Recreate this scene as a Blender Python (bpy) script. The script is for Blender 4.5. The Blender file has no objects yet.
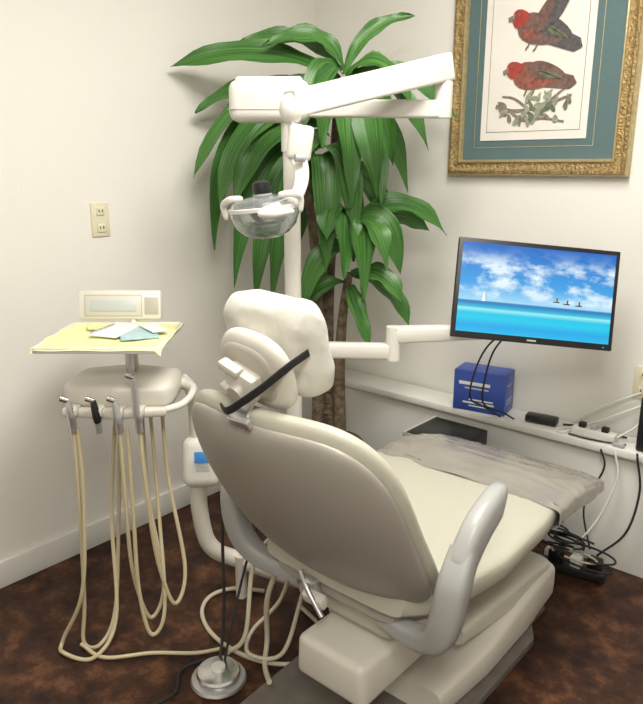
import bpy, bmesh, math, random
from mathutils import Vector, Matrix, Euler
random.seed(7)
SC=bpy.context.scene
COL=SC.collection
try:
    SC.view_settings.view_transform='Standard'
except Exception: pass

# ---------------------------------------------------------------- materials
def _nt(name):
    m=bpy.data.materials.new(name); m.use_nodes=True
    nt=m.node_tree; b=nt.nodes['Principled BSDF']; return m,nt,b
def mat(name,c,rough=.5,metal=0,noise=0,nscale=20,bump=0,bscale=60,emis=None,trans=0,coat=0,c2=None,alpha=1,detail=4):
    m,nt,b=_nt(name)
    b.inputs['Base Color'].default_value=(*c,1); b.inputs['Roughness'].default_value=rough
    b.inputs['Metallic'].default_value=metal
    if coat: b.inputs['Coat Weight'].default_value=coat
    if trans: b.inputs['Transmission Weight'].default_value=trans
    if alpha<1: b.inputs['Alpha'].default_value=alpha
    if noise or c2:
        tc=nt.nodes.new('ShaderNodeTexCoord'); n=nt.nodes.new('ShaderNodeTexNoise')
        n.inputs['Scale'].default_value=nscale; n.inputs['Detail'].default_value=detail
        nt.links.new(tc.outputs['Object'],n.inputs['Vector'])
        r=nt.nodes.new('ShaderNodeValToRGB')
        r.color_ramp.elements[0].position=.3; r.color_ramp.elements[1].position=.7
        if c2 is None: c2=tuple(max(0,x*(1-noise)) for x in c)
        r.color_ramp.elements[0].color=(*c2,1); r.color_ramp.elements[1].color=(*c,1)
        nt.links.new(n.outputs['Fac'],r.inputs['Fac']); nt.links.new(r.outputs['Color'],b.inputs['Base Color'])
    if bump:
        tc=nt.nodes.new('ShaderNodeTexCoord'); n=nt.nodes.new('ShaderNodeTexNoise')
        n.inputs['Scale'].default_value=bscale; n.inputs['Detail'].default_value=3
        nt.links.new(tc.outputs['Object'],n.inputs['Vector'])
        bp=nt.nodes.new('ShaderNodeBump'); bp.inputs['Strength'].default_value=bump; bp.inputs['Distance'].default_value=.01
        nt.links.new(n.outputs['Fac'],bp.inputs['Height']); nt.links.new(bp.outputs['Normal'],b.inputs['Normal'])
    if emis:
        b.inputs['Emission Color'].default_value=(*emis[0],1); b.inputs['Emission Strength'].default_value=emis[1]
    return m
M={}
M['wall']=mat('wall_paint',(.81,.79,.73),.75,bump=.08,bscale=120)
M['trim']=mat('trim_paint',(.76,.75,.70),.45)
M['ceil']=mat('ceiling_paint',(.88,.87,.83),.9)
M['ledge']=mat('ledge_paint',(.74,.73,.68),.5)
M['gold']=mat('gilded_frame',(.46,.32,.13),.42,.45,noise=.6,nscale=90,bump=.8,bscale=110)
M['goldl']=mat('gilded_lip',(.62,.50,.27),.35,.5,noise=.3,nscale=60)
M['teal']=mat('teal_mat',(.10,.165,.17),.8,noise=.15,nscale=200)
M['paper']=mat('print_paper',(.78,.74,.67),.7,noise=.05,nscale=8)
M['ink']=mat('print_line',(.20,.14,.08),.8)
M['redb']=mat('bird_rose',(.33,.11,.08),.8,noise=.5,nscale=60)
M['redh']=mat('bird_red',(.40,.055,.04),.8,noise=.3,nscale=60)
M['brnb']=mat('bird_slate',(.12,.105,.11),.8,noise=.5,nscale=70)
M['brn2']=mat('bird_umber',(.20,.115,.095),.8,noise=.5,nscale=70)
M['grnb']=mat('bird_green',(.16,.19,.11),.8,noise=.5,nscale=70)
M['twig']=mat('twig_ink',(.27,.23,.18),.8,noise=.5,nscale=80)
M['leafi']=mat('leaf_ink',(.34,.36,.26),.8,noise=.4,nscale=80)
M['white']=mat('white_plastic',(.74,.72,.66),.35)
M['cream']=mat('cream_plastic',(.66,.63,.55),.35)
M['beige']=mat('beige_plastic',(.50,.47,.40),.4)
M['shell']=mat('shell_plastic',(.36,.335,.29),.35,noise=.04,nscale=5)
M['grayp']=mat('grey_plastic',(.40,.40,.385),.35)
M['vinyl']=mat('beige_vinyl',(.49,.475,.385),.42,bump=.05,bscale=200)
M['cover']=mat('plastic_cover',(.33,.305,.265),.16,noise=.25,nscale=7,bump=.6,bscale=13,detail=5,coat=.4)
M['hcover']=mat('headrest_cover',(.70,.68,.61),.35,bump=1.0,bscale=11)
M['black']=mat('black_plastic',(.012,.012,.013),.4)
M['rubber']=mat('black_rubber',(.015,.015,.015),.6)
M['dark']=mat('dark_metal_plate',(.16,.14,.12),.4,noise=.25,nscale=20)
M['chrome']=mat('chrome',(.75,.75,.76),.18,1)
M['steel']=mat('brushed_steel',(.62,.62,.62),.32,.8)
M['hose']=mat('cream_hose',(.50,.43,.27),.45)
M['hosew']=mat('pale_hose',(.56,.51,.38),.45)
M['yel']=mat('yellow_tray_paper',(.78,.78,.40),.7,noise=.06,nscale=12)
M['bluep']=mat('blue_pouch',(.42,.60,.62),.4,noise=.2,nscale=50)
M['wpap']=mat('white_pouch',(.80,.82,.76),.5)
M['blue']=mat('blue_carton',(.045,.095,.42),.4,noise=.25,nscale=8)
M['label']=mat('blue_label',(.05,.25,.65),.4)
M['scr']=mat('panel_grey',(.55,.58,.58),.25)
M['ivory']=mat('ivory_outlet',(.74,.69,.50),.4)
M['soil']=mat('soil',(.03,.02,.012),.95,noise=.5,nscale=60)
M['pot']=mat('plant_pot',(.10,.06,.04),.5)
M['bark']=mat('cane_bark',(.22,.16,.10),.85,c2=(.07,.05,.03),nscale=40,bump=.8,bscale=60)
M['lens']=mat('lamp_shield',(.85,.88,.90),.06,.0,trans=.9)
M['mirror']=mat('lamp_reflector',(.70,.72,.74),.15,.9)
M['panel']=mat('light_panel',(1,1,1),.5,emis=((1,.96,.90),6))

# floor
m,nt,b=_nt('stained_concrete'); M['floor']=m
tc=nt.nodes.new('ShaderNodeTexCoord')
n1=nt.nodes.new('ShaderNodeTexNoise'); n1.inputs['Scale'].default_value=9; n1.inputs['Detail'].default_value=12; n1.inputs['Roughness'].default_value=.72
nt.links.new(tc.outputs['Object'],n1.inputs['Vector'])
r=nt.nodes.new('ShaderNodeValToRGB'); e=r.color_ramp.elements
e[0].position=.38; e[0].color=(.013,.005,.003,1); e[1].position=.68; e[1].color=(.17,.072,.030,1)
x=e.new(.52); x.color=(.052,.020,.010,1)
nt.links.new(n1.outputs['Fac'],r.inputs['Fac']); nt.links.new(r.outputs['Color'],b.inputs['Base Color'])
b.inputs['Roughness'].default_value=.5; b.inputs['Specular IOR Level'].default_value=.3
# leaf
m,nt,b=_nt('leaf_green'); M['leaf']=m
uv=nt.nodes.new('ShaderNodeUVMap')
n1=nt.nodes.new('ShaderNodeTexNoise'); n1.inputs['Scale'].default_value=3
mp=nt.nodes.new('ShaderNodeMapping'); mp.inputs['Scale'].default_value=(6,.4,1)
nt.links.new(uv.outputs[0],mp.inputs[0]); nt.links.new(mp.outputs[0],n1.inputs['Vector'])
r=nt.nodes.new('ShaderNodeValToRGB'); e=r.color_ramp.elements
e[0].position=.35; e[0].color=(.018,.085,.016,1); e[1].position=.7; e[1].color=(.10,.27,.045,1)
nt.links.new(n1.outputs['Fac'],r.inputs['Fac'])
nt.links.new(r.outputs['Color'],b.inputs['Base Color']); b.inputs['Roughness'].default_value=.40
# monitor picture
m,nt,b=_nt('screen_seascape'); M['screen']=m
L=nt.links.new
uv=nt.nodes.new('ShaderNodeUVMap'); sp=nt.nodes.new('ShaderNodeSeparateXYZ'); L(uv.outputs[0],sp.inputs[0])
r=nt.nodes.new('ShaderNodeValToRGB'); e=r.color_ramp.elements
e[0].position=0; e[0].color=(.0,.50,.85,1); e[1].position=1; e[1].color=(.0,.13,.55,1)
for p,c in [(.08,(.0,.38,.80)),(.16,(.0,.60,.85)),(.22,(.0,.56,.82)),(.265,(.30,.85,.90)),(.285,(.02,.50,.72)),(.33,(.01,.22,.55)),(.35,(.02,.20,.50)),(.362,(.35,.70,.92)),(.55,(.04,.36,.80))]:
    q=e.new(p); q.color=(*c,1)
L(sp.outputs['Y'],r.inputs['Fac'])
mp=nt.nodes.new('ShaderNodeMapping'); mp.inputs['Scale'].default_value=(5,5.0,1); mp.inputs['Location'].default_value=(2.2,.4,0); L(uv.outputs[0],mp.inputs[0])
n1=nt.nodes.new('ShaderNodeTexNoise'); n1.inputs['Scale'].default_value=1; n1.inputs['Detail'].default_value=9; n1.inputs['Roughness'].default_value=.6; L(mp.outputs[0],n1.inputs['Vector'])
cr=nt.nodes.new('ShaderNodeValToRGB'); cr.color_ramp.elements[0].position=.44; cr.color_ramp.elements[1].position=.60; L(n1.outputs['Fac'],cr.inputs['Fac'])
band=nt.nodes.new('ShaderNodeValToRGB'); be=band.color_ramp.elements
be[0].position=.36; be[0].color=(0,0,0,1); be[1].position=1; be[1].color=(.0,.0,.0,1)
for p,v in [(.42,.75),(.60,1),(.78,.9),(.90,.15)]:
    q=be.new(p); q.color=(v,v,v,1)
L(sp.outputs['Y'],band.inputs['Fac'])
mu=nt.nodes.new('ShaderNodeMath'); mu.operation='MULTIPLY'; L(cr.outputs['Color'],mu.inputs[0]); L(band.outputs['Color'],mu.inputs[1])
mx=nt.nodes.new('ShaderNodeMixRGB'); L(mu.outputs[0],mx.inputs['Fac']); L(r.outputs['Color'],mx.inputs['Color1']); mx.inputs['Color2'].default_value=(.80,.95,1,1)
b.inputs['Base Color'].default_value=(0.01,0.01,0.01,1); b.inputs['Roughness'].default_value=.4
L(mx.outputs[0],b.inputs['Emission Color']); b.inputs['Emission Strength'].default_value=1.0

# ---------------------------------------------------------------- helpers
def root(name,loc=(0,0,0)):
    o=bpy.data.objects.new(name,None); o.empty_display_size=.1; o.location=loc; COL.objects.link(o); return o
def mk(name,vs,fs,m,parent=None,smooth=True):
    me=bpy.data.meshes.new(name); me.from_pydata([tuple(v) for v in vs],[],fs); me.update()
    bm=bmesh.new(); bm.from_mesh(me); bmesh.ops.recalc_face_normals(bm,faces=bm.faces); bm.to_mesh(me); bm.free()
    return fin(name,me,m,parent,smooth)
def fin(name,me,m,parent,smooth=True):
    o=bpy.data.objects.new(name,me); COL.objects.link(o)
    for mm in (m if isinstance(m,(list,tuple)) else [m]): me.materials.append(mm)
    if smooth:
        for p in me.polygons: p.use_smooth=True
        try: me.set_sharp_from_angle(angle=math.radians(42))
        except Exception: pass
    if parent is not None:
        o.parent=parent; o.matrix_parent_inverse=Matrix.Translation(-parent.location)
    return o
def box(name,size,loc,m,parent=None,rot=(0,0,0),bev=.004,seg=2,mx=None,taper=None):
    bm=bmesh.new(); bmesh.ops.create_cube(bm,size=1)
    for v in bm.verts:
        v.co=Vector((v.co.x*size[0],v.co.y*size[1],v.co.z*size[2]))
        if taper and v.co.z>0: v.co.x*=taper[0]; v.co.y*=taper[1]
    if bev>0:
        bmesh.ops.bevel(bm,geom=bm.edges[:],offset=min(bev,min(size)*.48),segments=seg,profile=.5,affect='EDGES')
    T=Matrix.Translation(loc)@Euler([math.radians(a) for a in rot]).to_matrix().to_4x4()
    if mx is not None: T=mx@T
    bm.transform(T); me=bpy.data.meshes.new(name); bm.to_mesh(me); bm.free()
    return fin(name,me,m,parent)
def resample(pts,n):
    pts=[Vector(p) for p in pts]
    if len(pts)==2: return [pts[0].lerp(pts[1],i/(n-1)) for i in range(n)]
    out=[]
    ext=[2*pts[0]-pts[1]]+pts+[2*pts[-1]-pts[-2]]
    segs=len(pts)-1
    for i in range(n):
        t=i/(n-1)*segs; k=min(int(t),segs-1); u=t-k
        p0,p1,p2,p3=ext[k:k+4]
        out.append(.5*((2*p1)+(p2-p0)*u+(2*p0-5*p1+4*p2-p3)*u*u+(3*p1-p0-3*p2+p3)*u**3))
    return out
def interp(l,t):
    if not isinstance(l,(list,tuple)): return l
    x=t*(len(l)-1); k=min(int(x),len(l)-2); return l[k]+(l[k+1]-l[k])*(x-k)
def loft(name,pts,w,h,m,parent=None,up=None,exp=2,n=None,seg=16,mx=None,dome=False):
    """sweep a superellipse section (full width w, full height h) along pts"""
    if n is None: n=max(2,(len(pts)-1)*10+1) if len(pts)>2 else 8
    P=resample(pts,n)
    if mx is not None: P=[mx@p for p in P]
    if up is not None and mx is not None: up=mx.to_3x3()@Vector(up)
    vs=[];fs=[]; prev=None
    for i,p in enumerate(P):
        t=(P[min(i+1,n-1)]-P[max(i-1,0)]).normalized()
        if up is not None: ref=Vector(up)
        else:
            if prev is None: ref=Vector((0,0,1)) if abs(t.z)<.9 else Vector((1,0,0))
            else: ref=prev
        side=t.cross(ref)
        if side.length<1e-5: side=Vector((1,0,0))
        side.normalize(); u=side.cross(t).normalized(); prev=u
        f=i/(n-1); ww=interp(w,f)/2; hh=interp(h,f)/2
        if dome:
            k=min(1,min(i,n-1-i)/max(1,n*.09)); k=.45+.55*math.sqrt(max(0,1-(1-k)**2)); ww*=k; hh*=k
        for j in range(seg):
            a=2*math.pi*j/seg; c,s=math.cos(a),math.sin(a)
            vs.append(p+side*(ww*math.copysign(abs(c)**(2/exp),c))+u*(hh*math.copysign(abs(s)**(2/exp),s)))
    for i in range(n-1):
        for j in range(seg):
            a=i*seg+j; b_=i*seg+(j+1)%seg
            fs.append((a,b_,b_+seg,a+seg))
    fs.append(tuple(range(seg))[::-1]); fs.append(tuple((n-1)*seg+j for j in range(seg)))
    return mk(name,vs,fs,m,parent)
def tube(name,pts,r,m,parent=None,n=None,seg=10,mx=None):
    w=[2*x for x in r] if isinstance(r,(list,tuple)) else 2*r
    if n is None and len(pts)==2: n=2
    return loft(name,pts,w,w,m,parent,n=n,seg=seg,mx=mx)
def lathe(name,prof,m,parent,mx=Matrix(),seg=32):
    vs=[];fs=[]
    for r_,z in prof:
        for j in range(seg):
            a=2*math.pi*j/seg; vs.append(mx@Vector((r_*math.cos(a),r_*math.sin(a),z)))
    for i in range(len(prof)-1):
        for j in range(seg):
            a=i*seg+j; b_=i*seg+(j+1)%seg; fs.append((a,b_,b_+seg,a+seg))
    if prof[0][0]>1e-4: fs.append(tuple(range(seg))[::-1])
    if prof[-1][0]>1e-4: fs.append(tuple((len(prof)-1)*seg+j for j in range(seg)))
    return mk(name,vs,fs,m,parent)
def pad(name,outline,surf,tf,tb,m,parent,rings=12,seg=64,pf=4,pb=4,inner=0):
    vs=[];fs=[]
    o=[outline(2*math.pi*j/seg) for j in range(seg)]
    def layer(sign,th,p):
        idx0=len(vs)
        c,nn=surf(0,0); vs.append(c+nn*sign*th)
        for i in range(1,rings+1):
            rr=math.sin(i/rings*math.pi/2)
            for j in range(seg):
                q,nn=surf(o[j][0]*rr,o[j][1]*rr)
                vs.append(q+nn*sign*th*max(0,(1-rr**p))**(1/2))
        for j in range(seg): fs.append((idx0,idx0+1+j,idx0+1+(j+1)%seg))
        for i in range(rings-1):
            for j in range(seg):
                a=idx0+1+i*seg+j; b_=idx0+1+i*seg+(j+1)%seg
                fs.append((a,a+seg,b_+seg,b_))
    layer(1,tf,pf); layer(-1,tb,pb)
    ob=mk(name,vs,fs,m,parent)
    bm=bmesh.new(); bm.from_mesh(ob.data); bmesh.ops.remove_doubles(bm,verts=bm.verts,dist=1e-5)
    bmesh.ops.recalc_face_normals(bm,faces=bm.faces); bm.to_mesh(ob.data); bm.free()
    for p in ob.data.polygons: p.use_smooth=True
    return ob
def superell(w_fn,h,exp):
    def f(a):
        c,s=math.cos(a),math.sin(a)
        x=math.copysign(abs(c)**(2/exp),c); y=math.copysign(abs(s)**(2/exp),s)
        return (x*w_fn(y),y*h)
    return f
def prism(name,pts,th,m,parent,mx=Matrix(),bev=0):
    vs=[mx@Vector((x,0,z)) for x,z in pts]+[mx@Vector((x,-th,z)) for x,z in pts]; n=len(pts)
    fs=[tuple(range(n)),tuple(range(n,2*n))[::-1]]+[(i,(i+1)%n,n+(i+1)%n,n+i) for i in range(n)]
    o=mk(name,vs,fs,m,parent,smooth=False)
    if bev:
        bm=bmesh.new(); bm.from_mesh(o.data); bmesh.ops.bevel(bm,geom=bm.edges[:],offset=bev,segments=2,profile=.5,affect='EDGES'); bm.to_mesh(o.data); bm.free()
        for p in o.data.polygons: p.use_smooth=True
        try:o.data.set_sharp_from_angle(angle=math.radians(42))
        except Exception:pass
    return o
def ellipsoid(name,c,r,m,parent,rot=(0,0,0),seg=20,mx=None):
    bm=bmesh.new(); bmesh.ops.create_uvsphere(bm,u_segments=seg,v_segments=seg//2,radius=1)
    T=Matrix.Translation(c)@Euler([math.radians(a) for a in rot]).to_matrix().to_4x4()@Matrix.Diagonal((*r,1))
    if mx is not None: T=mx@T
    bm.transform(T); me=bpy.data.meshes.new(name); bm.to_mesh(me); bm.free()
    return fin(name,me,m,parent)

# ---------------------------------------------------------------- room
RX,RY,H=4.4,-4.6,2.65
box('floor',(RX+.2,-RY+.2,.1),(RX/2,RY/2,-.05),M['floor'],bev=0)
box('ceiling',(RX+.2,-RY+.2,.1),(RX/2,RY/2,H+.05),M['ceil'],bev=0)
box('wall_left',(.1,-RY+.2,H),(-.05,RY/2,H/2),M['wall'],bev=0)
box('wall_back',(RX,.1,H),(RX/2,.05,H/2),M['wall'],bev=0)
box('wall_right',(.1,-RY+.2,H),(RX+.05,RY/2,H/2),M['wall'],bev=0)
box('wall_front',(RX,.1,H),(RX/2,RY-.05,H/2),M['wall'],bev=0)
box('baseboard_left',(.014,-RY,.10),(.007,RY/2,.05),M['trim'],bev=.003)
box('baseboard_back',(RX-.014,.014,.10),(RX/2+.007,-.007,.05),M['trim'],bev=.003)
lg=root('wall_ledge',(1.6,-.08,0))
box('ledge_body',(3.0,.125,.452),(1.52,-.0765,.226),M['ledge'],lg,bev=.002)
box('ledge_top',(3.02,.155,.03),(1.525,-.0925,.467),M['trim'],lg,bev=.005)
for i,(x,y) in enumerate([(1.5,-1.3),(2.6,-3.0)]):
    f=root('ceiling_light' if i==0 else 'ceiling_light.001',(x,y,H))
    box('housing',(.64,1.24,.04),(x,y,H-.02),M['white'],f,bev=.005)
    box('diffuser',(.58,1.18,.012),(x,y,H-.044),M['panel'],f,bev=.003)
    ld=bpy.data.lights.new('ceiling_lamp','AREA'); ld.shape='RECTANGLE'; ld.size=.6; ld.size_y=1.2
    ld.energy=(36,42)[i]; ld.color=(1,.965,.905)
    lo=bpy.data.objects.new('ceiling_lamp_%d'%i,ld); lo.location=(x,y,H-.06); COL.objects.link(lo)
    lo.parent=f; lo.matrix_parent_inverse=Matrix.Translation(-f.location)

def outlet(name,mx):
    o=root(name,mx.translation)
    box('plate',(.074,.006,.122),(0,-.003,0),M['ivory'],o,bev=.003,mx=mx)
    for z in (-.03,.03):
        box('socket',(.034,.005,.03),(0,-.0075,z),M['ivory'],o,bev=.006,mx=mx)
        for x in (-.007,.007): box('slot',(.003,.002,.010),(x,-.0105,z+.002),M['black'],o,bev=0,mx=mx)
outlet('wall_outlet',Matrix.Translation((0,-1.185,1.265))@Matrix.Rotation(math.radians(90),4,'Z'))
outlet('wall_outlet.001',Matrix.Translation((1.60,0,.69)))

# ---------------------------------------------------------------- framed picture
pf=root('framed_bird_print',(1.1,0,1.8))
X0,X1,Z0,Z1=.752,1.465,1.42,2.30
def frame_ring(nm,x0,x1,z0,z1,prof,m):
    vs=[];fs=[]; k=len(prof)
    for (cx,cz,sx,sz) in [(x0,z0,1,1),(x1,z0,-1,1),(x1,z1,-1,-1),(x0,z1,1,-1)]:
        for i_,d_ in prof: vs.append((cx+sx*i_,-d_,cz+sz*i_))
    for c in range(4):
        for i in range(k-1):
            a=c*k+i; b_=((c+1)%4)*k+i; fs.append((a,b_,b_+1,a+1))
    return mk(nm,vs,fs,m,pf)
S=.78
frame_ring('frame_gold',X0,X1,Z0,Z1,[(i*S,d) for i,d in [(0,0.001),(0,.025),(.008,.036),(.02,.038),(.03,.030),(.05,.026),(.062,.030),(.07,.022),(.074,.010)]],M['gold'])
frame_ring('frame_lip',X0,X1,Z0,Z1,[(i*S,d) for i,d in [(.058,.028),(.062,.033),(.067,.034),(.072,.028),(.076,.012)]],M['goldl'])
frame_ring('frame_edge',X0,X1,Z0,Z1,[(-.002,.002),(-.002,.026),(.004,.033),(.009,.036)],M['goldl'])
box('mat_board',(X1-X0-.08,.006,Z1-Z0-.08),((X0+X1)/2,-.008,(Z0+Z1)/2),M['teal'],pf,bev=0)
box('print_sheet',(.42,.002,.59),(1.095,-.013,1.845),M['paper'],pf,bev=0)
def thinframe(nm,x0,x1,z0,z1,t,y,m):
    frame_ring(nm,x0,x1,z0,z1,[(0,y),(t,y)],m)
thinframe('mat_line',.857,1.333,1.523,2.17,.003,.0125,M['goldl'])
thinframe('print_line',.910,1.280,1.58,2.11,.002,.0148,M['ink'])
Y=-.0150
def flat(nm,pts,m,y):
    prism(nm,pts,.0006,m,pf,Matrix.Translation((0,y,0)))
def blob(nm,cx,cz,rx,rz,rot,m,y,n=20,sharp=1):
    pts=[]
    for i in range(n):
        a=2*math.pi*i/n; x=rx*math.cos(a); z=rz*math.sin(a)*(1-.35*sharp*math.cos(a))
        c,s=math.cos(math.radians(rot)),math.sin(math.radians(rot)); pts.append((cx+x*c-z*s,cz+x*s+z*c))
    flat(nm,pts,m,y)
def strip(nm,pts,w0,w1,m,y):
    P=resample([(p[0],0,p[1]) for p in pts],14); L_=[];R_=[]
    for i,p in enumerate(P):
        t=(P[min(i+1,13)]-P[max(i-1,0)]).normalized(); nn=Vector((-t.z,0,t.x)); w=w0+(w1-w0)*i/13
        L_.append((p.x+nn.x*w/2,p.z+nn.z*w/2)); R_.append((p.x-nn.x*w/2,p.z-nn.z*w/2))
    flat(nm,L_+R_[::-1],m,y)
strip('branch_main',[(.945,1.675),(1.02,1.655),(1.12,1.665),(1.24,1.70)],.016,.010,M['twig'],Y)
strip('branch_b',[(1.0,1.66),(1.06,1.62),(1.14,1.625),(1.22,1.61)],.012,.007,M['twig'],Y-.001)
strip('branch_c',[(1.14,1.67),(1.2,1.715),(1.245,1.745)],.010,.006,M['twig'],Y-.0015)
strip('branch_d',[(1.08,1.66),(1.02,1.70),(.97,1.71)],.010,.005,M['twig'],Y-.0018)
for i in range(34):
    t=random.random(); bx=.955+.28*t; bz=1.655+random.uniform(-.05,.055)
    blob('leaf',bx,bz,random.uniform(.014,.026),random.uniform(.006,.011),random.uniform(0,180),random.choice([M['leafi'],M['leafi'],M['twig'],M['grnb']]),Y-.002-.00002*i,12)
def bird(nm,cx,cz,s,rot,body,wing,breast):
    c,sn=math.cos(math.radians(rot)),math.sin(math.radians(rot))
    def T(p): return (cx+s*(p[0]*c-p[1]*sn),cz+s*(p[0]*sn+p[1]*c))
    def b(n_,x,z,rx,rz,r_,m,y): q=T((x,z)); blob(nm+n_,q[0],q[1],rx*s,rz*s,r_+rot,m,y)
    flat(nm+'_tail',[T(p) for p in [(.05,.02),(.15,-.005),(.165,-.03),(.14,-.050),(.04,-.040)]],wing,Y-.003)
    b('_body',0,-.002,.088,.046,-8,body,Y-.0036)
    b('_head',-.082,.026,.033,.029,20,M['redh'],Y-.0042)
    b('_wing',.045,.014,.075,.030,-12,wing,Y-.0048)
    b('_wing_edge',.065,.0,.045,.010,-14,M['grnb'],Y-.0052)
    b('_breast',-.03,-.018,.035,.016,10,breast,Y-.0046)
    for k in range(4): strip(nm+'_feather_%d'%k,[T((.0+.02*k,.022-.006*k)),T((.06+.02*k,.004-.008*k))],.003,.001,M['twig'],Y-.0056)
    flat(nm+'_beak',[T(p) for p in [(-.108,.035),(-.131,.020),(-.126,.008),(-.106,.015)]],M['twig'],Y-.0046)
    b('_eye',-.092,.036,.004,.004,0,M['ink'],Y-.0058)
    for x in (-.02,.01): strip(nm+'_leg',[T((x,-.03)),T((x-.01,-.06)),T((x-.015,-.07))],.006,.005,M['ink'],Y-.0028)
bird('bird_a',1.095,1.775,.98,-2,M['redb'],M['brn2'],M['redb'])
bird('bird_b',1.105,1.93,1.05,-14,M['brn2'],M['brnb'],M['redb'])
blob('bird_wing_up',1.155,2.0,.095,.036,48,M['brnb'],Y-.0060)
blob('bird_wing_up_b',1.12,1.985,.075,.022,62,M['brn2'],Y-.0066)

# ---------------------------------------------------------------- monitor with its arm
mon=root('computer_monitor',(1.33,-.40,1.04))
ex=Vector((.41,.345,-.050)).normalized(); ez=Vector((-.035,.07,.29)); ez=(ez-ex*ez.dot(ex)).normalized(); ey=ez.cross(ex)
MM=Matrix((( ex.x,ey.x,ez.x,1.33),(ex.y,ey.y,ez.y,-.395),(ex.z,ey.z,ez.z,1.040),(0,0,0,1)))
W,Hh=.54,.333
box('bezel',(W,.022,Hh),(0,0,0),M['black'],mon,bev=.004,mx=MM)
box('back_housing',(W*.7,.03,Hh*.7),(0,.024,0),M['black'],mon,bev=.014,mx=MM)
me=bpy.data.meshes.new('screen'); sw,sh=W/2-.014,Hh/2-.015
me.from_pydata([MM@Vector(p) for p in [(-sw,-.0122,-sh+.006),(sw,-.0122,-sh+.006),(sw,-.0122,sh),(-sw,-.0122,sh)]],[],[(0,1,2,3)])
ul=me.uv_layers.new(name='UVMap')
for i,c in enumerate([(0,0),(1,0),(1,1),(0,1)]): ul.data[i].uv=c
fin('screen',me,M['screen'],mon,False)
box('badge',(.03,.001,.006),(-.0,-.0115,-Hh/2+.010),M['grayp'],mon,bev=0,mx=MM)
box('power_led',(.006,.001,.004),(W/2-.03,-.0115,-Hh/2+.010),M['label'],mon,bev=0,mx=MM)
for i,(fx,fz) in enumerate([(.07,-.022),(.105,-.026),(.145,-.028)]):
    box('surfer',(.022,.0005,.004),(fx,-.0127,fz),M['brnb'],mon,bev=0,mx=MM)
    box('surfer_body',(.005,.0005,.016),(fx+.002,-.0127,fz+.006),M['brnb'],mon,bev=0,mx=MM)
prism('kite_sail',[(-.178,-.04),(-.168,-.04),(-.171,-.005)],.0005,M['wpap'],mon,MM@Matrix.Translation((0,-.0125,0)))
tube('cable_a',[(1.25,-.37,.92),(1.17,-.40,.83),(1.13,-.41,.72),(1.08,-.33,.60),(1.07,-.20,.53),(1.13,-.17,.492)],.0035,M['rubber'],mon)
tube('cable_b',[(1.26,-.36,.92),(1.19,-.38,.82),(1.16,-.38,.7),(1.12,-.3,.58),(1.15,-.19,.52),(1.18,-.155,.492)],.0035,M['rubber'],mon)
PX,PY=.63,-.83
ma=mon
tube('arm_clamp',[(PX,PY,.775),(PX,PY,.87)],.040,M['white'],ma,seg=24)
loft('arm_link_a',[(PX,PY,.815),(.94,-.67,.830)],.05,.055,M['white'],ma,up=(0,0,1),exp=5,n=2)
tube('arm_pivot',[(.95,-.665,.800),(.95,-.665,.918)],.026,M['white'],ma,seg=20)
loft('arm_link_b',[(.95,-.665,.890),(1.285,-.345,.90)],.05,[.060,.045],M['white'],ma,up=(0,0,1),exp=5,n=2)

# ---------------------------------------------------------------- dental light
dl=root('dental_light',(PX,PY,0))
lathe('floor_flange',[(.0,0),(.11,0),(.11,.02),(.06,.035),(.045,.06),(.04,.10)],M['cream'],dl,Matrix.Translation((PX,PY,0)))
tube('post',[(PX,PY,.05),(PX,PY,1.62)],.029,M['white'],dl,seg=24)
tube('post_top_sleeve',[(PX,PY,1.50),(PX,PY,1.62)],.034,M['white'],dl,seg=24)
U41=Matrix.Rotation(math.radians(41),4,'Z')
PH=Matrix.Translation((.577,-.875,1.658))@U41
box('pivot_housing',(.262,.12,.130),(0,0,0),M['white'],dl,bev=.030,seg=4,mx=PH)
box('pivot_seam',(.266,.124,.003),(0,0,-.028),M['grayp'],dl,bev=.001,mx=PH)
box('pivot_cap',(.22,.10,.03),(0,0,.060),M['white'],dl,bev=.014,seg=4,mx=PH)
KN=Vector((.985,-.462,1.66))
loft('rigid_arm',[(PX,PY,1.638),(KN.x,KN.y,1.638)],.05,.058,M['white'],dl,up=(0,0,1),exp=6,n=2,seg=32)
lathe('elbow_lower',[(.0,-.035),(.028,-.035),(.030,-.025),(.030,.08),(.0,.08)],M['white'],dl,Matrix.Translation((KN.x,KN.y,1.645)))
AE=Vector((.84,-1.05,1.612))
loft('spring_arm',[KN+Vector((.004,.012,.112)),AE+Vector((0,0,.012))],[.055,.062],[.088,.076],M['white'],dl,up=(0,0,1),exp=7,n=12,seg=32)
ellipsoid('arm_joint',AE,(.036,.036,.045),M['white'],dl)
tube('drop_spindle',[AE,AE+Vector((.012,0,-.09))],.016,M['steel'],dl)
BR=Vector((.86,-1.035,1.518))
box('drop_bracket',(.072,.06,.10),(0,0,0),M['white'],dl,bev=.014,seg=3,mx=Matrix.Translation(BR)@U41@Matrix.Rotation(math.radians(8),4,'Y'))
tube('bracket_knob',[(.885,-1.085,1.475),(.90,-1.06,1.475)],.012,M['grayp'],dl)
LC=Vector((.818,-1.145,1.325))
T=Matrix.Translation(LC)@U41
loft('yoke',[(.085,.05,.17),(.105,.03,.13),(.108,0,.085),(.09,-.02,.04),(.05,-.03,.02),(0.0,-.03,.012)],[.05,.045,.04,.036,.03,.025],[.018,.02,.02,.02,.02,.02],M['white'],dl,up=(0,1,0),exp=3,mx=T)
TB=T@Matrix.Rotation(math.radians(-6),4,'Y')
lathe('lamp_bowl',[(.0,-.078),(.035,-.076),(.065,-.064),(.088,-.042),(.100,-.012),(.103,.01),(.100,.01),(.097,-.012),(.085,-.040),(.063,-.061),(.034,-.073),(.0,-.075)],M['lens'],dl,TB)
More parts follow.
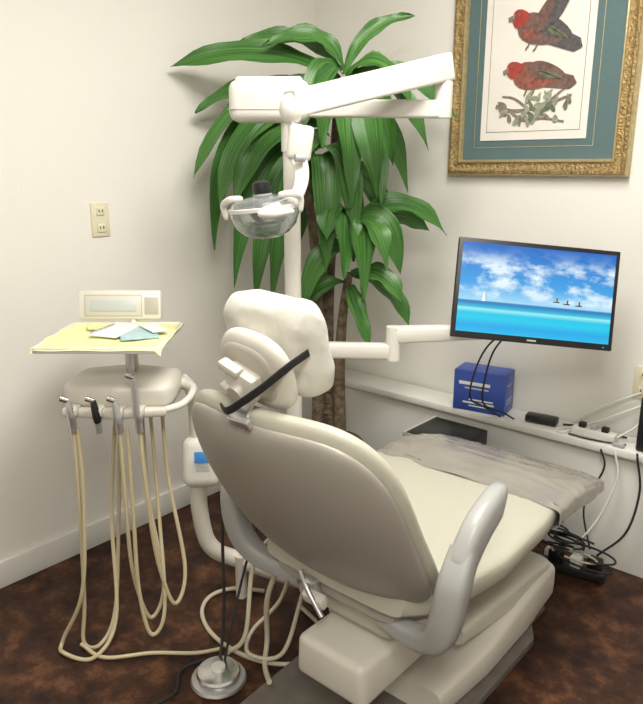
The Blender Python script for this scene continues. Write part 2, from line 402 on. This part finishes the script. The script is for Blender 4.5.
lathe('inner_reflector',[(.0,-.045),(.03,-.043),(.055,-.033),(.070,-.015),(.074,.006),(.071,.006),(.05,-.028),(.0,-.040)],M['mirror'],dl,TB)
lathe('lamp_rim',[(.100,.004),(.105,.004),(.106,.014),(.101,.016),(.099,.01)],M['white'],dl,TB)
lathe('lamp_hood',[(.101,.014),(.092,.030),(.06,.042),(.03,.047),(.03,.045),(.06,.040),(.091,.028),(.099,.014)],M['lens'],dl,TB)
lathe('lamp_core',[(.0,-.04),(.02,-.04),(.024,-.0),(.03,.02),(.028,.05),(.0,.052)],M['grayp'],dl,TB)
lathe('black_knob',[(.0,.05),(.024,.05),(.027,.06),(.025,.082),(.015,.088),(.0,.088)],M['black'],dl,TB)
for s in (-1,1):
    loft('handle_%s'%('l' if s<0 else 'r'),[(s*.05,-.07,.045),(s*.085,-.07,.045),(s*.110,-.05,.03),(s*.106,-.045,-.01)],[.016,.020,.018,.014],[.014,.016,.016,.012],M['white'],dl,up=(0,1,0),exp=3,mx=TB,dome=True)
loft('handle_bar',[(-.01,-.105,.0),(.035,-.112,-.004),(.09,-.095,-.002)],[.020,.024,.020],[.018,.022,.018],M['white'],dl,mx=TB,dome=True)

# ---------------------------------------------------------------- plant
pl=root('potted_dracaena',(.48,-.47,0))
PC=Vector((.48,-.47,0)); ra=Vector((.754,.657,0)); dp=Vector((-.657,.754,0))
lathe('pot',[(.0,0),(.105,0),(.115,.02),(.15,.27),(.158,.28),(.158,.305),(.145,.305),(.14,.27),(.0,.27)],M['pot'],pl,Matrix.Translation(PC))
lathe('soil',[(.0,.285),(.138,.283)],M['soil'],pl,Matrix.Translation(PC))
def L3(a,z,b=0): return PC+ra*a+dp*b+Vector((0,0,z))
def px(u,v,b=0):
    k=1+b*.33   # leaves nearer the room are placed proportionally closer to the cane
    return L3((u-327)*.00415*k,1.445-(v-167)*.00435*k,b)
tube('cane_a',[L3(.02,.25),L3(.0,.8,.01),L3(.02,1.3,0),L3(.04,1.70,0)],[.030,.028,.024,.018],M['bark'],pl)
tube('cane_b',[L3(-.045,.25,-.03),L3(-.035,.7,-.04),L3(-.05,1.15,-.04),L3(-.09,1.42,-.05)],[.026,.024,.02,.016],M['bark'],pl)
tube('cane_c',[L3(.06,.25,-.05),L3(.05,.6,-.06),L3(.06,.85,-.07),L3(.085,1.05,-.09)],[.026,.025,.02,.016],M['bark'],pl)
for k in range(14):
    z=.34+.05*k; lathe('cane_ring_%d'%k,[(.0305,-.003),(.032,0),(.0305,.003)],M['bark'],pl,Matrix.Translation(L3(.018-.02*min(1,(z-.25)/.55),z,.01*min(1,(z-.25)/.55))),seg=14)
leafverts=[];leaffaces=[];leafuv=[]
def leaf(p0,p1,p2,w,tw=0.0):
    n=16; P=[]
    for i in range(n):
        t=i/(n-1); P.append(p0*(1-t)**2+p1*2*t*(1-t)+p2*t*t)
    base=len(leafverts)
    toCam=Vector((.62,-.70,.30)).normalized()
    for i,p in enumerate(P):
        t=(P[min(i+1,n-1)]-P[max(i-1,0)]).normalized()
        f=i/(n-1)
        nrm=(toCam*(1-.3*abs(tw))+Vector((0,0,1))*(.7-.7*f)+ra*tw).normalized()
        side=t.cross(nrm)
        if side.length<.05: side=ra.copy()
        side.normalize(); nn=side.cross(t).normalized()
        ww=w/2*max(.0,min(1,(.25+f*2.3)))*max(0,(1-max(0,(f-.5)/.5)**2.2))
        wav=.008*math.sin(f*17+w*90)
        row=[p-side*ww+nn*(ww*.30+wav),p-side*ww*.5+nn*ww*.12,p-nn*.0,p+side*ww*.5+nn*ww*.12,p+side*ww+nn*(ww*.30-wav)]
        for k,q in enumerate(row):
            q.x=max(q.x,.012+.004*random.random()); q.y=min(q.y,-.012-.004*random.random())
            leafverts.append(q); leafuv.append((k/4+base*.137,f))
    for i in range(n-1):
        for k in range(4):
            a=base+i*5+k; leaffaces.append((a,a+1,a+6,a+5))
LV=[ # base, mid, tip (lateral,height,depth) and width
((338,92,0),(270,56,-.02),(185,82,.0),.105),
((336,96,0),(245,82,-.08),(201,175,-.06),.095),
((334,100,0),(215,105,-.02),(218,240,0),.10),
((330,102,0),(250,85,.05),(205,120,.05),.08),
((326,120,-.04),(245,100,-.12),(224,205,-.12),.11),
((320,130,-.04),(262,115,-.15),(238,200,-.16),.11),
((318,140,-.04),(250,140,-.05),(236,275,-.1),.095),
((318,150,-.04),(270,150,-.15),(256,290,-.14),.095),
((316,155,-.05),(285,150,-.2),(272,290,-.18),.10),
((318,160,-.05),(330,130,-.2),(325,262,-.18),.11),
((320,150,-.05),(350,130,-.2),(352,250,-.16),.11),
((342,88,0),(358,42,-.02),(405,42,0),.055),
((342,86,0),(325,40,-.05),(268,66,-.05),.075),
((342,86,0),(300,45,.03),(245,64,.03),.075),
((340,88,0),(322,62,-.12),(300,140,-.16),.10),
((344,90,0),(375,56,-.08),(408,122,-.1),.09),
((346,90,0),(400,70,0),(446,125,0),.075),
((346,90,0),(390,75,-.05),(421,152,-.05),.085),
((346,94,0),(378,88,-.15),(388,165,-.15),.10),
((346,98,0),(360,80,-.18),(374,195,-.18),.12),
((342,98,0),(345,80,-.18),(350,200,-.18),.12),
((338,98,0),(318,75,-.18),(322,150,-.16),.11),
((338,100,.05),(300,90,.1),(262,150,.1),.10),
((344,100,.05),(380,100,.1),(404,190,.1),.09),
((350,215,-.09),(400,175,-.14),(441,226,-.1),.085),
((350,215,-.09),(385,190,-.2),(398,262,-.15),.10),
((352,215,-.09),(395,200,-.05),(425,222,-.02),.08),
((350,218,-.09),(375,200,-.22),(384,258,-.22),.10),
((350,220,-.09),(360,190,-.25),(362,285,-.22),.11),
((348,220,-.09),(345,180,-.25),(343,265,-.24),.11),
((346,220,-.09),(328,180,-.22),(326,232,-.22),.11),
((348,238,-.09),(318,225,-.18),(300,300,-.15),.09),
((350,262,-.09),(395,265,-.1),(408,312,-.1),.075),
((350,262,-.09),(385,250,-.18),(400,290,-.18),.085),
((348,272,-.09),(352,280,-.18),(370,334,-.18),.07),
((346,270,-.09),(310,262,-.1),(288,315,-.1),.07),
((324,170,.02),(280,180,.05),(262,260,.08),.09),
((330,170,.02),(370,155,.05),(395,235,.08),.09),
((322,165,0),(300,175,.1),(290,260,.12),.10),
((338,120,.05),(345,110,.15),(362,240,.14),.10),
((330,140,-.02),(300,125,-.16),(292,205,-.18),.11),
((338,125,-.02),(372,120,-.16),(378,200,-.18),.11),
]
for a,b_,c,w in LV:
    leaf(px(*a),px(*b_),px(*c),w,random.uniform(-.6,.6))
me=bpy.data.meshes.new('leaves'); me.from_pydata([tuple(v) for v in leafverts],[],leaffaces)
ul=me.uv_layers.new(name='UVMap')
for lp in me.loops: ul.data[lp.index].uv=leafuv[lp.vertex_index]
fin('leaves',me,M['leaf'],pl)

# ---------------------------------------------------------------- dental chair
ch=root('dental_chair',(1.31,-1.1,0))
CX=1.305
top=Vector((0,-1.655,.955)); bot=Vector((0,-1.335,.43))
def backsurf(s,t):
    f=(t/.31+1)/2
    p=bot.lerp(top,f)
    d=(top-bot).normalized(); n=Vector((0,d.z,-d.y)); 
    if n.y<0: n=-n
    curve=-.035*math.cos((f-.5)*math.pi)
    curve+=(.45+.25*max(0,f))*s*s
    p=p+n*curve+Vector((CX-.008+s,0,0))
    nn=(n-Vector((1.0*s,0,0))).normalized()
    return p,nn
def bw(y): return .312-.006*max(0,-y)**2-.02*max(0,y)**2
pad('back_cushion',superell(bw,.318,3.7),backsurf,.055,.026,M['vinyl'],ch,pf=5,pb=9,seg=88,rings=16)
def backsurf2(s,t):
    p,n=backsurf(s,t); return p-n*.022,n
pad('back_shell',superell(lambda y:bw(y)-.012,.304,3.8),backsurf2,.01,.030,M['shell'],ch,pf=6,pb=6,seg=88,rings=16)
def hs_factory(c,tilt,curv,roll=0):
    ct,st=math.cos(math.radians(tilt)),math.sin(math.radians(tilt))
    upv=Vector((0,-st,ct)); n=Vector((0,ct,st)); cr_,sr=math.cos(math.radians(roll)),math.sin(math.radians(roll))
    def f(s,t):
        s2=s*cr_-t*sr; t2=s*sr+t*cr_
        return Vector(c)+Vector((s2,0,0))+upv*t2+n*(curv*s*s+curv*.4*t*t),(n-Vector((curv*1.6*s,0,0))).normalized()
    return f
pad('headrest_cushion_covered',superell(lambda y:.138-.002*y,.112,5),hs_factory((1.252,-1.542,1.078),14,.7),.05,.05,M['hcover'],ch,pf=5,pb=5,seg=96,rings=18)
hcv=bpy.data.objects['headrest_cushion_covered']
for v in hcv.data.vertices:
    k=math.sin(v.co.x*61+v.co.z*37)*math.sin(v.co.z*53-v.co.x*29+v.co.y*40)
    k2=math.sin(v.co.x*110-v.co.z*70)*math.sin(v.co.z*35+v.co.x*90)
    v.co.y+=.004*k+.002*k2; v.co.z+=.003*k
pad('headrest_back_pad',superell(lambda y:.104-.010*y,.088,2.7),hs_factory((1.272,-1.62,1.042),16,.4,-8),.02,.024,M['cream'],ch,pf=5,pb=6)
pad('headrest_back_recess',superell(lambda y:.080-.008*y,.066,2.7),hs_factory((1.268,-1.636,1.040),16,.4,-8),.004,.014,M['beige'],ch,pf=5,pb=8)
HB=Matrix.Translation((1.268,-1.652,1.018))@Matrix.Rotation(math.radians(16),4,'X')
box('headrest_knuckle',(.080,.045,.070),(0,0,0),M['cream'],ch,bev=.012,mx=HB,rot=(0,20,0))
box('headrest_latch_a',(.055,.026,.020),(-.012,-.016,.040),M['cream'],ch,bev=.006,mx=HB,rot=(0,20,0))
box('headrest_latch_b',(.045,.026,.018),(-.026,-.020,-.010),M['cream'],ch,bev=.006,mx=HB,rot=(0,20,0))
tube('headrest_knob',[(.0,-.02,-.01),(.0,-.036,-.012)],[.022,.019],M['beige'],ch,mx=HB,seg=20)
loft('headrest_bar',[(1.268,-1.64,1.0),(1.270,-1.665,.93),(1.27,-1.63,.84)],.050,.014,M['steel'],ch,up=(0,1,0),exp=5)
box('headrest_bar_guide',(.060,.016,.022),(1.290,-1.688,.945),M['steel'],ch,bev=.004,rot=(30,0,0))
loft('headrest_strap',[(1.378,-1.575,1.085),(1.374,-1.63,1.066),(1.345,-1.672,1.028),(1.305,-1.698,.992),(1.268,-1.702,.968),(1.225,-1.68,.962)],.005,.017,M['rubber'],ch,up=(0,-.3,1),exp=4)
# seat
pts=[(CX,-1.42,.47),(CX,-1.30,.455),(CX,-1.1,.46),(CX,-.9,.485),(CX,-.7,.485),(CX+.008,-.55,.47),(CX+.015,-.44,.45)]
loft('seat_cushion',pts,[.44,.56,.64,.66,.62,.60,.57],[.07,.09,.09,.085,.075,.06,.035],M['vinyl'],ch,up=(0,0,1),exp=5,seg=40,n=60)
loft('seat_shell',[(p[0],p[1]+.01,p[2]-.045) for p in pts],[.38,.50,.58,.60,.57,.55,.50],[.05,.06,.06,.055,.04,.03,.02],M['shell'],ch,up=(0,0,1),exp=4,seg=32,n=40)
# wrinkled plastic cover draped over the foot end
vs=[];fs=[]; NP=60; P=resample([(CX+.005,-.83,.488),(CX+.005,-.68,.490),(CX+.014,-.55,.475),(CX+.022,-.415,.448)],NP); sg=96
for i,p in enumerate(P):
    f=i/(NP-1); wd=interp([.655,.665,.65,.61],f)/2; hh=interp([.080,.086,.080,.052],f)/2
    k_=min(1,(NP-1-i)/9); kk=.6+.4*math.sqrt(1-(1-k_)**2); wd*=.93+.07*kk; hh*=kk
    for j in range(sg):
        a=2*math.pi*j/sg; c,s=math.cos(a),math.sin(a)
        x=math.copysign(abs(c)**.4,c)*wd; z=math.copysign(abs(s)**.4,s)*hh
        r2=abs(math.sin(x*17-f*13+2.2*math.sin(x*11+f*5)))**.5; r3=abs(math.sin(x*31+f*22+1.7*math.sin(f*9-x*8)))**.5
        dz=-.0035*r2-.0030*r3+.003
        ed=.010*math.sin(x*26)+.006*math.sin(x*61) if i<4 else 0
        vs.append(Vector((p.x+x+.004*r2*(abs(c)),p.y+ed,p.z+z+dz*(1 if s>-.3 else .3)+(.003 if s>0 else 0))))
for i in range(NP-1):
    for j in range(sg):
        a=i*sg+j; b_=i*sg+(j+1)%sg; fs.append((a,b_,b_+sg,a+sg))
fs.append(tuple((NP-1)*sg+j for j in range(sg)))
mk('footrest_cover',vs,fs,M['cover'],ch)
for sgn,sd in ((1,'r'),(-1,'l')):
    X=lambda x: CX+sgn*(x-CX)
    loft('armrest_pad_'+sd,[(X(1.630),-1.185,.700),(X(1.652),-1.26,.715),(X(1.660),-1.35,.688),(X(1.654),-1.41,.61)],[.070,.084,.084,.065],[.038,.050,.054,.056],M['grayp'],ch,up=(1,0,0),exp=3,seg=24,dome=True)
    loft('armrest_post_'+sd,[(X(1.656),-1.385,.66),(X(1.654),-1.42,.59),(X(1.642),-1.425,.50),(X(1.615),-1.415,.435),(X(1.55),-1.40,.398),(X(1.44),-1.38,.388)],[.06,.07,.07,.065,.055,.045],[.055,.06,.06,.06,.05,.040],M['grayp'],ch,up=(0,1,0),exp=3.5,seg=24)
box('back_bracket',(.34,.06,.07),(CX,-1.36,.40),M['beige'],ch,bev=.012,rot=(20,0,0))
box('lever_plate',(.05,.02,.06),(1.25,-1.425,.415),M['steel'],ch,bev=.006,rot=(25,0,0))
box('lever_housing',(.07,.03,.035),(1.27,-1.435,.390),M['cream'],ch,bev=.008,rot=(25,0,0))
tube('lever',[(1.22,-1.435,.450),(1.26,-1.45,.415),(1.31,-1.455,.365)],.007,M['steel'],ch)
box('carriage',(.32,.55,.09),(CX,-1.10,.36),M['beige'],ch,bev=.02,seg=3)
box('carriage_rear',(.225,.30,.12),(CX+.045,-1.33,.240),M['cream'],ch,bev=.022,seg=3,taper=(.95,1))
box('carriage_neck',(.20,.10,.12),(CX+.03,-1.30,.34),M['beige'],ch,bev=.015)
loft('lift_arm',[(CX+.02,-1.25,.24),(CX+.02,-.72,.13)],[.24,.26],[.12,.12],M['beige'],ch,up=(0,0,1),exp=6,seg=32,n=4)
loft('base_casting',[(CX+.06,-1.24,.075),(CX+.06,-1.0,.085),(CX+.06,-.75,.105),(CX+.06,-.52,.10)],[.34,.38,.38,.34],[.09,.11,.15,.14],M['cream'],ch,up=(0,0,1),exp=6,seg=32,n=31,dome=False)
loft('base_cap',[(CX+.10,-1.10,.20),(CX+.10,-.82,.185),(CX+.10,-.55,.155)],[.22,.26,.24],[.06,.10,.08],M['cream'],ch,up=(0,0,1),exp=5,seg=32)
prism('base_plate',[(-.22,-.42),(.20,-.42),(.27,-.30),(.27,.55),(-.22,.55),(-.26,-.30)],.03,M['dark'],ch,Matrix.Translation((CX,-1.05,0))@Matrix.Rotation(math.radians(-90),4,'X')@Matrix.Diagonal((1,1,-1,1)),bev=.006)
box('base_ground_pad',(.44,.9,.012),(CX,-1.0,.006),M['dark'],ch,bev=.003)

# ---------------------------------------------------------------- delivery unit
du=root('dental_delivery_unit',(.465,-1.46,0))
U=Matrix.Translation((.465,-1.46,0))@U41
hx=.03
loft('head_body',[(hx-.168,.0,.790),(hx,.0,.793),(hx+.168,.0,.790)],[.20,.26,.20],[.080,.096,.080],M['cream'],du,up=(0,0,1),exp=4,seg=32,mx=U,dome=True,n=41)
loft('head_front_lip',[(hx-.15,-.120,.752),(hx,-.132,.752),(hx+.15,-.115,.752)],[.03,.04,.03],[.026,.032,.026],M['cream'],du,up=(0,0,1),exp=4,mx=U)
tube('head_rail',[(hx+.12,-.12,.750),(hx+.19,-.07,.760),(hx+.205,.03,.775),(hx+.16,.12,.785)],.011,M['white'],du,mx=U)
tube('tray_stem',[(hx+.02,.0,.82),(hx+.02,.0,.94)],.014,M['steel'],du,mx=U)
box('tray_bracket',(.10,.05,.012),(.03,.02,.934),M['cream'],du,bev=.004,mx=U)
box('tray',(.345,.33,.008),(.002,0,.944),M['white'],du,bev=.003,mx=U)
for nm,s,l in [('rim_f',(.35,.010,.018),(.002,-.168,.951)),('rim_b',(.35,.010,.018),(.002,.168,.951)),('rim_l',(.010,.336,.018),(-.172,0,.951)),('rim_r',(.010,.336,.018),(.177,0,.951))]:
    box(nm,s,l,M['white'],du,bev=.004,mx=U)
vs=[];fs=[];nx,ny=24,20
for j in range(ny+1):
    for i in range(nx+1):
        a=-.182+.370*i/nx; b_=-.178+.352*j/ny
        z=.958+.003*math.sin(a*40+b_*17)*math.sin(b_*33)
        e_=max(abs(a-.003)-.170,0)+max(abs(b_)-.16,0)
        z+=.003*min(1,e_/.01)-.9*max(0,e_-.009)
        vs.append(U@Vector((a,b_,z)))
for j in range(ny):
    for i in range(nx):
        k=j*(nx+1)+i; fs.append((k,k+1,k+nx+2,k+nx+1))
mk('tray_paper',vs,fs,M['yel'],du)
box('pouch_a',(.11,.15,.004),(.085,-.01,.965),M['bluep'],du,bev=.001,rot=(1,0,18),mx=U)
box('pouch_b',(.09,.17,.004),(.01,.015,.968),M['wpap'],du,bev=.001,rot=(0,2,-12),mx=U)
box('pouch_c',(.05,.12,.004),(.12,.03,.972),M['wpap'],du,bev=.001,rot=(0,0,35),mx=U)
box('instrument',(.006,.13,.006),(-.03,.01,.974),M['steel'],du,bev=.002,rot=(0,0,-15),mx=U)
box('folded_gauze',(.05,.05,.012),(-.07,.07,.967),M['yel'],du,bev=.003,rot=(0,0,20),mx=U)
PZ=-.032
box('panel_body',(.27,.035,.095),(-.020,.185,1.045+PZ),M['white'],du,bev=.009,rot=(-12,0,0),mx=U)
box('panel_groove',(.19,.003,.072),(-.040,.1682,1.046+PZ),M['beige'],du,bev=.002,rot=(-12,0,0),mx=U)
box('panel_bezel',(.182,.003,.064),(-.040,.1675,1.046+PZ),M['cream'],du,bev=.002,rot=(-12,0,0),mx=U)
box('panel_screen',(.15,.004,.038),(-.040,.1660,1.046+PZ),M['scr'],du,bev=.002,rot=(-12,0,0),mx=U)
box('panel_keys',(.045,.003,.055),(.085,.1665,1.046+PZ),M['beige'],du,bev=.002,rot=(-12,0,0),mx=U)
tube('panel_stem',[(.02,.19,.98),(.03,.12,.91),(.05,.05,.83)],.012,M['cream'],du,mx=U)
IX=[-.085,-.012,.050,.108]
for i,x in enumerate(IX):
    tz=.80 if i!=3 else .87
    box('holder_%d'%i,(.030,.05,.026),(x,-.140,.762),M['cream'],du,bev=.006,mx=U)
    c=(M['steel'],M['black'],M['grayp'],M['steel'])[i]
    tube('handpiece_%d'%i,[(x-.006,-.162,tz),(x-.003,-.162,.775),(x,-.160,.75),(x,-.158,.725)],[.008,.011,.013,.009],c,du,mx=U)
    tube('handpiece_tip_%d'%i,[(x-.006,-.162,tz),(x-.026,-.168,tz+.010)],[.008,.009],M['chrome'],du,mx=U)
    tube('coupling_%d'%i,[(x,-.158,.735),(x,-.154,.700)],.011,M['steel'],du,mx=U)
HZ=.012
H_=[ [(IX[0],-.155,.71),(-.085,-.17,.45),(-.095,-.18,.15),(-.105,-.19,HZ),(-.05,-.20,HZ),(-.03,-.10,.06),(-.035,.02,.30),(-.02,.06,.6),(.0,.05,.77)],
     [(IX[0]+.01,-.150,.71),(-.07,-.17,.5),(-.09,-.20,.2),(-.17,-.19,.02),(-.15,-.24,HZ),(-.05,-.26,HZ),(.0,-.18,.10),(-.03,-.05,.4),(.0,.0,.77)],
     [(IX[2],-.155,.71),(.055,-.17,.5),(.06,-.17,.25),(.10,-.16,.08),(.14,-.12,.18),(.09,-.05,.45),(.07,.02,.77)],
     [(IX[2]+.02,-.150,.71),(.075,-.17,.45),(.08,-.19,.2),(.11,-.2,.05),(.15,-.17,.12),(.12,-.05,.4),(.10,.0,.77)],
     [(IX[3],-.155,.71),(.12,-.17,.5),(.14,-.17,.28),(.18,-.16,.13),(.205,-.10,.22),(.15,-.02,.5),(.13,.03,.77)] ]
for i,h in enumerate(H_): tube('hose_%d'%i,h,.0062,M['hose'],du,n=80,seg=8,mx=U)
tube('floor_hose',[(-.11,-.2,HZ),(-.02,-.26,HZ),(.12,-.24,HZ),(.25,-.24,HZ),(.33,-.22,HZ)],.006,M['hose'],du,n=50,mx=U)
tube('support_arm',[(.16,.03,.79),(.205,.05,.785),(.225,.06,.74),(.23,.06,.60)],[.018,.02,.02,.02],M['cream'],du,mx=U)
box('junction_box',(.125,.09,.165),(.248,.05,.520),M['white'],du,bev=.032,seg=4,rot=(-10,0,0),mx=U)
box('junction_label',(.05,.003,.035),(.258,-.004,.555),M['label'],du,bev=.001,rot=(-10,0,0),mx=U)
box('junction_label_b',(.045,.003,.020),(.258,.003,.513),M['scr'],du,bev=.001,rot=(-10,0,0),mx=U)
tube('support_tube',[U@Vector((.235,.05,.47)),U@Vector((.232,.05,.34)),U@Vector((.262,.06,.20)),U@Vector((.37,.08,.13)),(1.0,-1.08,.12),(1.15,-1.05,.11)],.028,M['cream'],du,n=60,seg=18)
tube('brace_foot',[U@Vector((.36,.07,.16)),U@Vector((.36,.07,.0))],.02,M['cream'],du,seg=16)

# ---------------------------------------------------------------- pedal and floor cables
fp=root('foot_pedal',(.94,-1.50,0))
P=Matrix.Translation((.945,-1.495,0))
lathe('base',[(.0,0),(.078,0),(.082,.006),(.078,.014),(.06,.02),(.0,.02)],M['steel'],fp,P)
lathe('disc',[(.0,.02),(.05,.02),(.064,.028),(.060,.036),(.03,.042),(.0,.043)],M['chrome'],fp,P)
lathe('button',[(.0,.042),(.02,.042),(.02,.050),(.0,.052)],M['white'],fp,P)
tube('cord_a',[(.86,-1.36,.62),(.84,-1.37,.4),(.87,-1.40,.2),(.89,-1.43,.08),(.91,-1.46,.03)],.005,M['rubber'],fp)
tube('cord_b',[(.93,-1.44,.02),(.86,-1.47,.01),(.84,-1.55,.01),(.90,-1.62,.01),(.88,-1.72,.01)],.005,M['rubber'],fp)
tube('cord_c',[(.92,-1.25,.5),(.90,-1.33,.3),(.92,-1.42,.12),(.93,-1.46,.03)],.004,M['rubber'],fp)
fc=root('floor_hoses',(.95,-1.2,0))
def circ(cx,cy,rx,ry,a0,a1,z=.01,k=10): return [(cx+rx*math.cos(math.radians(a0+(a1-a0)*i/k)),cy+ry*math.sin(math.radians(a0+(a1-a0)*i/k)),z) for i in range(k+1)]
tube('hose_loop_a',circ(.86,-1.24,.24,.15,80,-240,.010),.007,M['hosew'],fc,n=70)
tube('hose_loop_b',[(.98,-1.2,.30),(.93,-1.22,.12),(.88,-1.30,.024),(.95,-1.38,.024),(1.05,-1.34,.05),(1.07,-1.28,.2),(1.08,-1.25,.33)],.0065,M['hosew'],fc,n=60)
tube('hose_drop',[(1.08,-1.33,.42),(1.02,-1.36,.25),(.98,-1.33,.06),(1.02,-1.38,.022),(1.10,-1.44,.045)],.008,M['hosew'],fc)
tube('hose_drop_b',[(1.02,-1.30,.45),(.93,-1.33,.3),(.95,-1.39,.1),(.90,-1.42,.024)],.007,M['hosew'],fc)

# ---------------------------------------------------------------- things on the ledge
bx=root('blue_carton',(1.03,-.085,.482))
B=Matrix.Translation((1.012,-.098,.482))@Matrix.Rotation(math.radians(10),4,'Z')
box('carton',(.215,.12,.168),(0,0,.085),M['blue'],bx,bev=.002,mx=B)
box('carton_flap',(.21,.115,.002),(0,0,.170),M['blue'],bx,bev=.0005,mx=B)
for i,(w_,z,h_,x_) in enumerate([(.13,.118,.014,-.02),(.10,.098,.006,-.01),(.10,.05,.006,.01),(.13,.037,.007,.0),(.08,.024,.005,.0)]):
    box('print_%d'%i,(w_,.0006,h_),(x_,-.0603,z),M['wpap'] if i!=1 else M['scr'],bx,bev=0,mx=B)
for i,z in enumerate((.12,.06,.045)): box('print_side_%d'%i,(.0006,.07,.006),(.1078,0,z),M['scr'],bx,bev=0,mx=B)
ct=root('computer_tower',(.96,-.30,0))
box('case',(.24,.24,.43),(.97,-.31,.217),M['black'],ct,bev=.004)
box('case_edge',(.244,.01,.434),(.97,-.435,.219),M['grayp'],ct,bev=.002)
box('case_side_trim',(.006,.24,.012),(.849,-.31,.430),M['white'],ct,bev=.002)
pa=root('power_adapter',(1.27,-.10,.482))
box('brick',(.12,.05,.03),(1.27,-.10,.4985),M['black'],pa,bev=.006,rot=(0,0,8))
ps=root('power_strip',(1.48,-.10,.482))
box('strip_body',(.16,.045,.03),(1.48,-.115,.4985),M['white'],ps,bev=.006)
for i in range(3): box('plug_%d'%i,(.025,.025,.02),(1.435+i*.042,-.115,.522),M['black'] if i!=1 else M['grayp'],ps,bev=.004)
tube('strip_lead',[(1.56,-.11,.50),(1.62,-.08,.56),(1.61,-.02,.64),(1.60,-.014,.69)],.004,M['white'],ps)
tube('white_cable_a',[(1.345,-.05,.487),(1.37,-.045,.49),(1.42,-.06,.54),(1.5,-.05,.60),(1.6,-.03,.66)],.0035,M['wpap'],ps)
tube('white_cable_b',[(1.35,-.15,.487),(1.38,-.15,.488),(1.42,-.08,.50),(1.55,-.07,.58),(1.62,-.03,.62)],.0035,M['wpap'],ps)
tube('white_cable_c',[(1.345,-.13,.487),(1.39,-.06,.488),(1.36,-.04,.488),(1.44,-.05,.488),(1.56,-.13,.488)],.003,M['wpap'],ps)
tube('black_lead',[(1.345,-.075,.488),(1.42,-.045,.488),(1.50,-.06,.488),(1.58,-.06,.49)],.004,M['rubber'],ps)
tube('black_lead_b',[(1.40,-.155,.488),(1.46,-.16,.488),(1.53,-.15,.488),(1.60,-.13,.49)],.003,M['rubber'],ps)
box('inline_switch',(.04,.02,.014),(1.58,-.15,.490),M['grayp'],ps,bev=.004)
sp_=root('desktop_speaker',(1.70,-.10,.482))
box('cabinet',(.12,.11,.20),(1.695,-.095,.583),M['black'],sp_,bev=.01,seg=3)
lathe('cone',[(.0,.0),(.015,.0),(.035,.006),(.038,.0)],M['dark'],sp_,Matrix.Translation((1.695,-.151,.58))@Matrix.Rotation(math.radians(90),4,'X'))
fc2=root('floor_power_cables',(1.5,-.3,0))
box('strip',(.24,.05,.035),(1.50,-.28,.02),M['black'],fc2,bev=.006,rot=(0,0,12))
box('plug_a',(.05,.045,.05),(1.45,-.29,.06),M['black'],fc2,bev=.006)
box('plug_b',(.04,.04,.045),(1.52,-.275,.058),M['wpap'],fc2,bev=.006)
box('plug_c',(.05,.04,.05),(1.58,-.26,.06),M['black'],fc2,bev=.006)
box('plug_d',(.06,.05,.05),(1.42,-.24,.03),M['wpap'],fc2,bev=.008)
for i in range(11):
    cx=1.50+random.uniform(-.09,.1); cy=-.29+random.uniform(-.04,.02); a=random.uniform(0,360)
    tube('cable_coil_%d'%i,circ(cx,cy,random.uniform(.05,.10),random.uniform(.03,.05),a,a+random.uniform(200,330),.085+.008*i) ,.004,M['rubber'] if i not in(2,) else M['hosew'],fc2,n=40)
tube('cable_riser',[(1.58,-.25,.09),(1.66,-.22,.2),(1.68,-.19,.35),(1.66,-.19,.47),(1.655,-.185,.49)],.004,M['rubber'],fc2)
tube('cable_riser_b',[(1.50,-.24,.10),(1.56,-.21,.22),(1.60,-.19,.38),(1.58,-.185,.48)],.0035,M['wpap'],fc2)
tube('cable_riser_c',[(1.55,-.24,.10),(1.50,-.20,.24),(1.55,-.185,.40),(1.53,-.18,.47)],.0035,M['rubber'],fc2)

# ---------------------------------------------------------------- world + camera
w=bpy.data.worlds.new('world'); SC.world=w; w.use_nodes=True
w.node_tree.nodes['Background'].inputs[0].default_value=(1,.96,.9,1); w.node_tree.nodes['Background'].inputs[1].default_value=.3
cd=bpy.data.cameras.new('camera'); cam=bpy.data.objects.new('camera',cd); COL.objects.link(cam)
cam.location=(2.29,-2.58,1.45); cam.rotation_euler=(math.radians(75),0,math.radians(41.1))
cd.sensor_fit='HORIZONTAL'; cd.sensor_width=36; cd.lens=38.63; cd.clip_start=.05
SC.camera=cam
